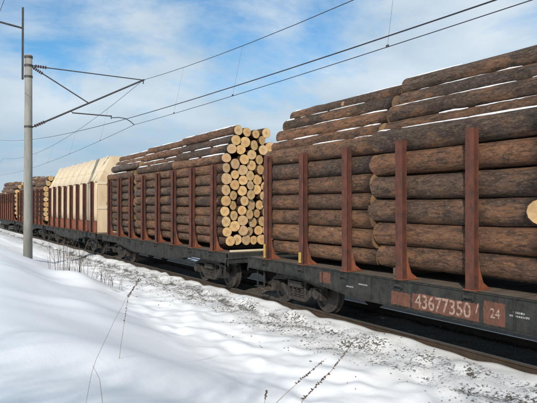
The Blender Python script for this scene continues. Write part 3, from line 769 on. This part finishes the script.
for row, (z, ya_, yb_) in enumerate(((0.955, 5.36, 5.16), (0.90, 5.42, 5.08), (0.97, 8.95, 8.70), (0.88, 9.35, 9.12))):
    y = ya_; mk = MB()
    while y > yb_:
        wd = rg.uniform(0.012, 0.028); mk.box(SX - 0.004, SX + 0.001, to_local_y(y - wd), to_local_y(y), z - 0.016, z + 0.016 * rg.uniform(0.6, 1)); y -= wd + 0.012
    mk.build('small_stencil_marks', SMALLPAINT, numbered)['kind'] = 'stuff'
# yellow paint daubs at the foot of the two stakes next to the coupling
for k, s in ((7, 1.0), (6, 0.7)):
    yy = -WLEN / 2 + 0.97 + k * SP
    MB().box(-HW - 0.0305, -HW - 0.0275, yy - 0.06, yy + 0.05, DECK + 0.05, DECK + 0.05 + 0.36 * s).build('yellow_daub', YELLOWPAINT, numbered)
# loose pale plank on the second wagon's deck end
o = MB().box(-1.15, 1.2, -0.05, 0.06, 0, 0.05).build('plank', PALEPLANK, None, loc=(TC, wa(1) + 0.30, DECK + 0.001), bevel=0.004)
tag(o, 'pale loose plank lying on the deck under the stacked log ends', 'plank')

# ------------------------------------------------------------------ catenary pole and wires
PX, PY = 4.29, 27.7
pz = gz(PX, PY)
def insulator(m, a, b, n=5, r=0.085):
    a, b = Vector(a), Vector(b); d = b - a
    for i in range(n):
        t0 = (i + 0.1) / n; t1 = (i + 0.55) / n; t2 = (i + 0.9) / n
        m.tube([a + d * t0, a + d * t1, a + d * t2], [0.045, r, 0.045], 10)
def catenary_pole(PX, PY, label, full=True):
    g = gz(PX, PY)
    root = empty('catenary_pole', (PX, PY, g)); tag(root, label, 'pole')
    def P(x, z, dy=0.0): return (x - PX, dy, z - g)
    m = MB(); m.tube([(0, 0, -0.5), (0, 0, 3), (0, 0, 6), (0, 0, 9.55 - g)], [0.205, 0.19, 0.175, 0.16], 20); m.build('pole_shaft', CONCRETE, root, smooth=True)
    m = MB()
    for z in (6.24, 9.06, 8.55, 9.45): m.tube([P(PX, z - 0.05), P(PX, z + 0.05)], 0.185, 16)
    m.build('clamp', STEEL, root)
    m = MB(); m.box(-0.29, -0.21, -0.05, 0.05, 8.4 - g, 11.7 - g); m.build('top_mast', STEEL, root)
    m = MB(); m.tube([(-0.26, 0, 10.75 - g), (-1.2, 0, 10.87 - g), (-2.1, 0, 10.95 - g)], 0.045, 8); m.build('feeder_arm', STEEL, root)
    m = MB(); insulator(m, (-1.95, 0, 10.93 - g), (-1.95, 0, 10.40 - g)); m.build('feeder_insulator', INSUL, root)
    br = MB(); br.tube([P(4.95, 6.50), P(9.82, 9.08)], 0.042, 8); c = br.build('cantilever', STEEL, root)
    im = MB(); im.tube([P(4.46, 6.24), P(4.6, 6.31)], 0.03, 8); insulator(im, P(4.55, 6.29), P(5.0, 6.53)); im.build('cantilever_insulator', INSUL, root)
    t = MB(); t.tube([P(5.05, 9.07), P(9.74, 9.05)], 0.026, 8); t.build('tie_rod', STEEL, root)
    im = MB(); im.tube([P(4.45, 9.08), P(4.6, 9.08)], 0.03, 8); insulator(im, P(4.55, 9.08), P(5.08, 9.07)); im.build('tie_insulator', INSUL, root)
    s = MB(); s.tube([P(4.85, 8.80), P(7.02, 7.60)], 0.03, 8); s.build('strut', STEEL, root)
    im = MB(); im.tube([P(4.46, 9.01), P(4.55, 8.96)], 0.03, 8); insulator(im, P(4.5, 8.99), P(4.9, 8.77)); im.build('strut_insulator', INSUL, root)
    ra = MB(); ra.tube([P(6.2, 7.16), P(6.25, 7.06), P(8.15, 7.06)], 0.03, 8); ra.build('registration_arm', STEEL, root)
    ra = MB(); ra.tube([P(8.1, 7.10), P(8.12, 6.92)], 0.022, 8); ra.tube([P(8.1, 6.98), P(8.5, 7.03), P(8.85, 7.0), P(9.1, 6.87), P(9.29, 6.72)], 0.022, 8); ra.build('steady_arm', STEEL, root, smooth=True)
    hk = MB(); hk.tube([P(9.76, 9.04), P(9.76, 8.86)], 0.03, 8); hk.build('suspension_hook', STEEL, root)
    ID = MB(); ID.box(-0.12, 0.12, -0.168, -0.164, 2.2, 2.45)
    return root
catenary_pole(PX, PY, 'round grey concrete overhead-line pole with steel bracket standing in snow')
def wire(name, pts, r, label):
    o = MB().tube(pts, r, 6).build(name, WIRE, None, smooth=True)
    tag(o, label, 'wire'); return o
SPAN = 55.4
def mess(Y):
    c = (Y // SPAN) * SPAN
    d = (Y + SPAN / 2) % SPAN - SPAN / 2          # distance from midspan at Y = 0
    return 7.79 - 0.05 + 0.00171 * d * d
def contact(Y):
    d = (Y + SPAN / 2) % SPAN - SPAN / 2
    return 6.26 + 0.00060 * d * d
def messx(Y):
    return TC + 0.47 * (abs(((Y + SPAN / 2) % (2 * SPAN)) - SPAN) / (SPAN / 2) - 1) * -1 if False else TC + 0.3
ys = np.arange(-83.1, 194, 2.77)
def mx(Y): return 9.30 + 0.46 * math.cos((Y - PY) / SPAN * math.pi) if Y < PY else 9.76
wire('messenger_wire', [(mx(y), y, mess(y)) for y in ys], 0.011, 'thin sagging messenger wire hung from the tip of the pole bracket')
cw = wire('contact_wire', [(9.29, y, contact(y)) for y in ys], 0.010, 'lower straight contact wire held by the steady arm')
dm = []
for y in (-22, -13.5, -4.5, 2.2, 9.6, 17.2, 22.5, 34, 42, 50, 58):
    MB().tube([(mx(y), y, mess(y)), (9.29, y, contact(y) + 0.02)], 0.0035, 5).build('dropper', WIRE, cw)
    MB().box(9.275, 9.305, y - 0.04, y + 0.04, contact(y) - 0.005, contact(y) + 0.05).build('clip', STEEL, cw)
co = np.polyfit([6.8, 21.8, 36.3, 55], [3.92, 4.33, 4.95, 6.2], 2)
wire('feeder_wire', [(9.29 + 0.001 * i, y, HC + float(np.polyval(co, max(y, -8)))) for i, y in enumerate(np.arange(-70, 84, 3.0))], 0.0165, 'thicker upper wire rising away above the contact wire')
wire('side_feeder_wire', [(PX - 1.95, y, 10.40 - 0.0016 * (SPAN ** 2 / 4 - ((y - PY + SPAN * 1.5) % SPAN - SPAN / 2) ** 2)) for y in np.arange(-27.7, 138.5, 2.77)], 0.009, 'thin wire carried on the side arm of the concrete pole')

# ------------------------------------------------------------------ weeds, shrub, trees
def P2W(px, py, depth):
    """point seen at a photograph pixel at a given depth (used once to find real places)"""
    xr = (px - 268.5) / FPX * depth; up = -(py - 206.0) / FPX * depth
    return Vector((xr * math.cos(YAW) + depth * math.sin(YAW), -xr * math.sin(YAW) + depth * math.cos(YAW), HC + up))
def weed(pts, r0, label, heads, seed):
    """dry stalk from the snow up through pts; heads = list of (t0, t1, size) spans that carry seed clusters"""
    rg = random.Random(seed); b = pts[0].copy(); b.z = gz(b.x, b.y) - 0.05
    pts = [b] + [p.copy() for p in pts[1:]]; root = empty('dry_weed', (b.x, b.y, b.z + 0.05)); o0 = root.location
    tag(root, label, 'weed', 'dry weeds in the snow')
    def at(t):
        f = t * (len(pts) - 1); i = min(int(f), len(pts) - 2); return pts[i].lerp(pts[i + 1], f - i)
    n = 14; MB().tube([at(i / n) - o0 + Vector((rg.uniform(-1, 1), rg.uniform(-1, 1), 0)) * r0 * 0.8 for i in range(n + 1)], [r0 * (1 - 0.6 * i / n) for i in range(n + 1)], 6).build('stem', PALESTALK, root)
    for t0, t1, sz in heads:
        m = MB(); k = int((t1 - t0) * 170) + 6
        for i in range(k):
            t = t0 + (t1 - t0) * rg.random(); c = at(t) - o0; d = Vector((rg.gauss(0, 1), rg.gauss(0, 1), rg.gauss(0.3, 0.8))).normalized()
            e = c + d * sz * rg.uniform(0.4, 1.3)
            m.tube([c, c.lerp(e, 0.6), e], [sz * 0.10, sz * 0.30, sz * 0.06], 5)
        m.build('seed_head', SEED, root)['kind'] = 'stuff'
weed([P2W(262, 436, 3.75), P2W(300, 402, 3.8), P2W(333, 368, 3.85), P2W(352, 343, 3.9)], 0.0035, 'taller dry weed with ragged brown seed heads leaning over the snow', [(0.36, 0.62, 0.016), (0.66, 0.78, 0.011), (0.8, 0.98, 0.009)], 1)
weed([P2W(243, 428, 3.9), P2W(275, 403, 3.9), P2W(300, 380, 3.95), P2W(326, 358, 4.0)], 0.0028, 'shorter dry weed with seed head, leaning beside the taller seeded weed', [(0.62, 0.80, 0.014), (0.82, 0.97, 0.011)], 2)
weed([P2W(262, 420, 4.0), P2W(264, 405, 4.0), P2W(267, 389, 4.02)], 0.0022, 'tiny upright weed tip poking out of the snow', [(0.70, 0.97, 0.011)], 3)
weed([P2W(82, 396, 4.8), P2W(93, 366, 4.9), P2W(116, 318, 5.0), P2W(127, 297, 5.05), P2W(142, 278, 5.1)], 0.0019, 'long thin dry stalk with a sparse top leaning over the snow bank', [(0.76, 0.86, 0.009), (0.9, 0.99, 0.010)], 4)
weed([P2W(107, 392, 4.75), P2W(100, 378, 4.8), P2W(93, 365, 4.88)], 0.0026, 'short broken stalk propped against the long thin stalk', [], 5)
weed([P2W(119, 312, 7.2), P2W(128, 298, 7.3), P2W(140, 277, 7.4)], 0.003, 'short dark weed standing at the foot of the snow bank', [(0.3, 0.95, 0.016)], 6)
# tiny stub near the lower edge
sp_ = P2W(172, 398, 4.5); sg = gz(sp_.x, sp_.y)
m = MB(); m.box(-0.028, 0.028, -0.02, 0.02, -0.05, 0.012); m.box(-0.028, -0.016, -0.018, 0.018, 0.0125, 0.05); m.box(0.016, 0.028, -0.018, 0.018, 0.0125, 0.05)
o = m.build('metal_stub', STEEL, None, loc=(sp_.x, sp_.y, sg)); o.rotation_euler.z = -YAW; tag(o, 'tiny forked dark metal stub sticking out of the snow', 'stub')
def shrub(x0, x1, y0, y1, n, hmin, hmax, seed, label):
    rg = random.Random(seed); cx_, cy_ = (x0 + x1) / 2, (y0 + y1) / 2; root = empty('dry_shrub', (cx_, cy_, gz(cx_, cy_))); tag(root, label, 'shrub')
    m = MB(); o0 = root.location
    for i in range(n):
        x, y = rg.uniform(x0, x1), rg.uniform(y0, y1); h = rg.uniform(hmin, hmax); b = Vector((x, y, gz(x, y) - 0.05)); lx, ly = rg.gauss(0, 0.13), rg.gauss(0, 0.13)
        p = [b + Vector((lx * t * t * h, ly * t * t * h, t * h)) - o0 for t in (0, 0.35, 0.7, 1.0)]
        m.tube(p, [0.008, 0.007, 0.005, 0.003], 5)
        for j in range(rg.randint(1, 4)):
            t = rg.uniform(0.4, 0.9); q = p[0].lerp(p[3], t); e = q + Vector((rg.gauss(0, 0.10), rg.gauss(0, 0.10), rg.uniform(0.06, 0.22)))
            m.tube([q, e], [0.004, 0.002], 4)
    m.build('stems', STALK, root)['kind'] = 'stuff'
shrub(4.3, 5.3, 20.4, 23.5, 34, 0.7, 1.6, 3, 'clump of thin dry stems growing between the snow mound and the train')
shrub(5.2, 5.9, 18.0, 21.0, 16, 0.25, 0.6, 4, 'low dry twigs on the dirty slope below the snow mound')
def bare_tree(x, y, h, seed, label, spread=0.36, depth_=5, thick=None, group=None):
    rg = random.Random(seed); g = gz(x, y); root = empty('bare_tree', (x, y, g)); tag(root, label, 'tree', group)
    tr = MB(); cr = MB()
    def grow(p, d, ln, r, lv, mb):
        pts = [p]; dd = d.copy(); n = 4
        for i in range(n):
            dd = (dd + Vector((rg.gauss(0, .10), rg.gauss(0, .10), rg.gauss(0.05, .06)))).normalized(); pts.append(pts[-1] + dd * ln / n)
        mb.tube(pts, [r * (1 - 0.45 * i / n) for i in range(n + 1)], 6 if lv < 2 else 4, cap=False)
        if lv >= depth_: return
        kids = rg.randint(3, 4) if lv < 3 else rg.randint(2, 4)
        for k in range(kids):
            t = rg.uniform(0.35, 1.0) if lv else rg.uniform(0.4, 1.0); i = min(int(t * n), n - 1); q = pts[i].lerp(pts[i + 1], t * n - i)
            a = Vector((rg.gauss(0, 1), rg.gauss(0, 1), 0)).normalized()
            nd = (dd * (1 - spread) + a * spread * 1.6 + Vector((0, 0, 0.22))).normalized()
            grow(q, nd, ln * rg.uniform(0.55, 0.75), max(0.007, r * 0.52), lv + 1, cr)
        grow(pts[-1], dd, ln * 0.68, max(0.005, r * 0.55), lv + 1, cr)
    grow(Vector((0, 0, -0.1)), Vector((0, 0, 1)), h * 0.38, thick or h * 0.014, 0, tr)
    tr.build('trunk', TWIG, root, smooth=True); cr.build('crown', TWIG, root, smooth=True)
tp = P2W(344, 90, 62); bare_tree(tp.x, tp.y, tp.z - 1.6, 5, 'distant bare tree whose crown tip shows above the log load', 0.42)
# bare trees on the bank behind the photographer, whose shadows streak the snow
TREES = ((-7.2, -3.6, 9.0, 'slim', 5), (-6.3, -7.4, 9.5, 'tall', 4), (-3.9, -9.2, 11.0, 'tallest', 5))
for i, (x, y, h, kind, dp) in enumerate(TREES):
    bare_tree(x, y, h, 40 + i, kind + ' bare tree on the snowy bank casting streaky shade', 0.32, dp, h * 0.015, group='bare trees on the bank')
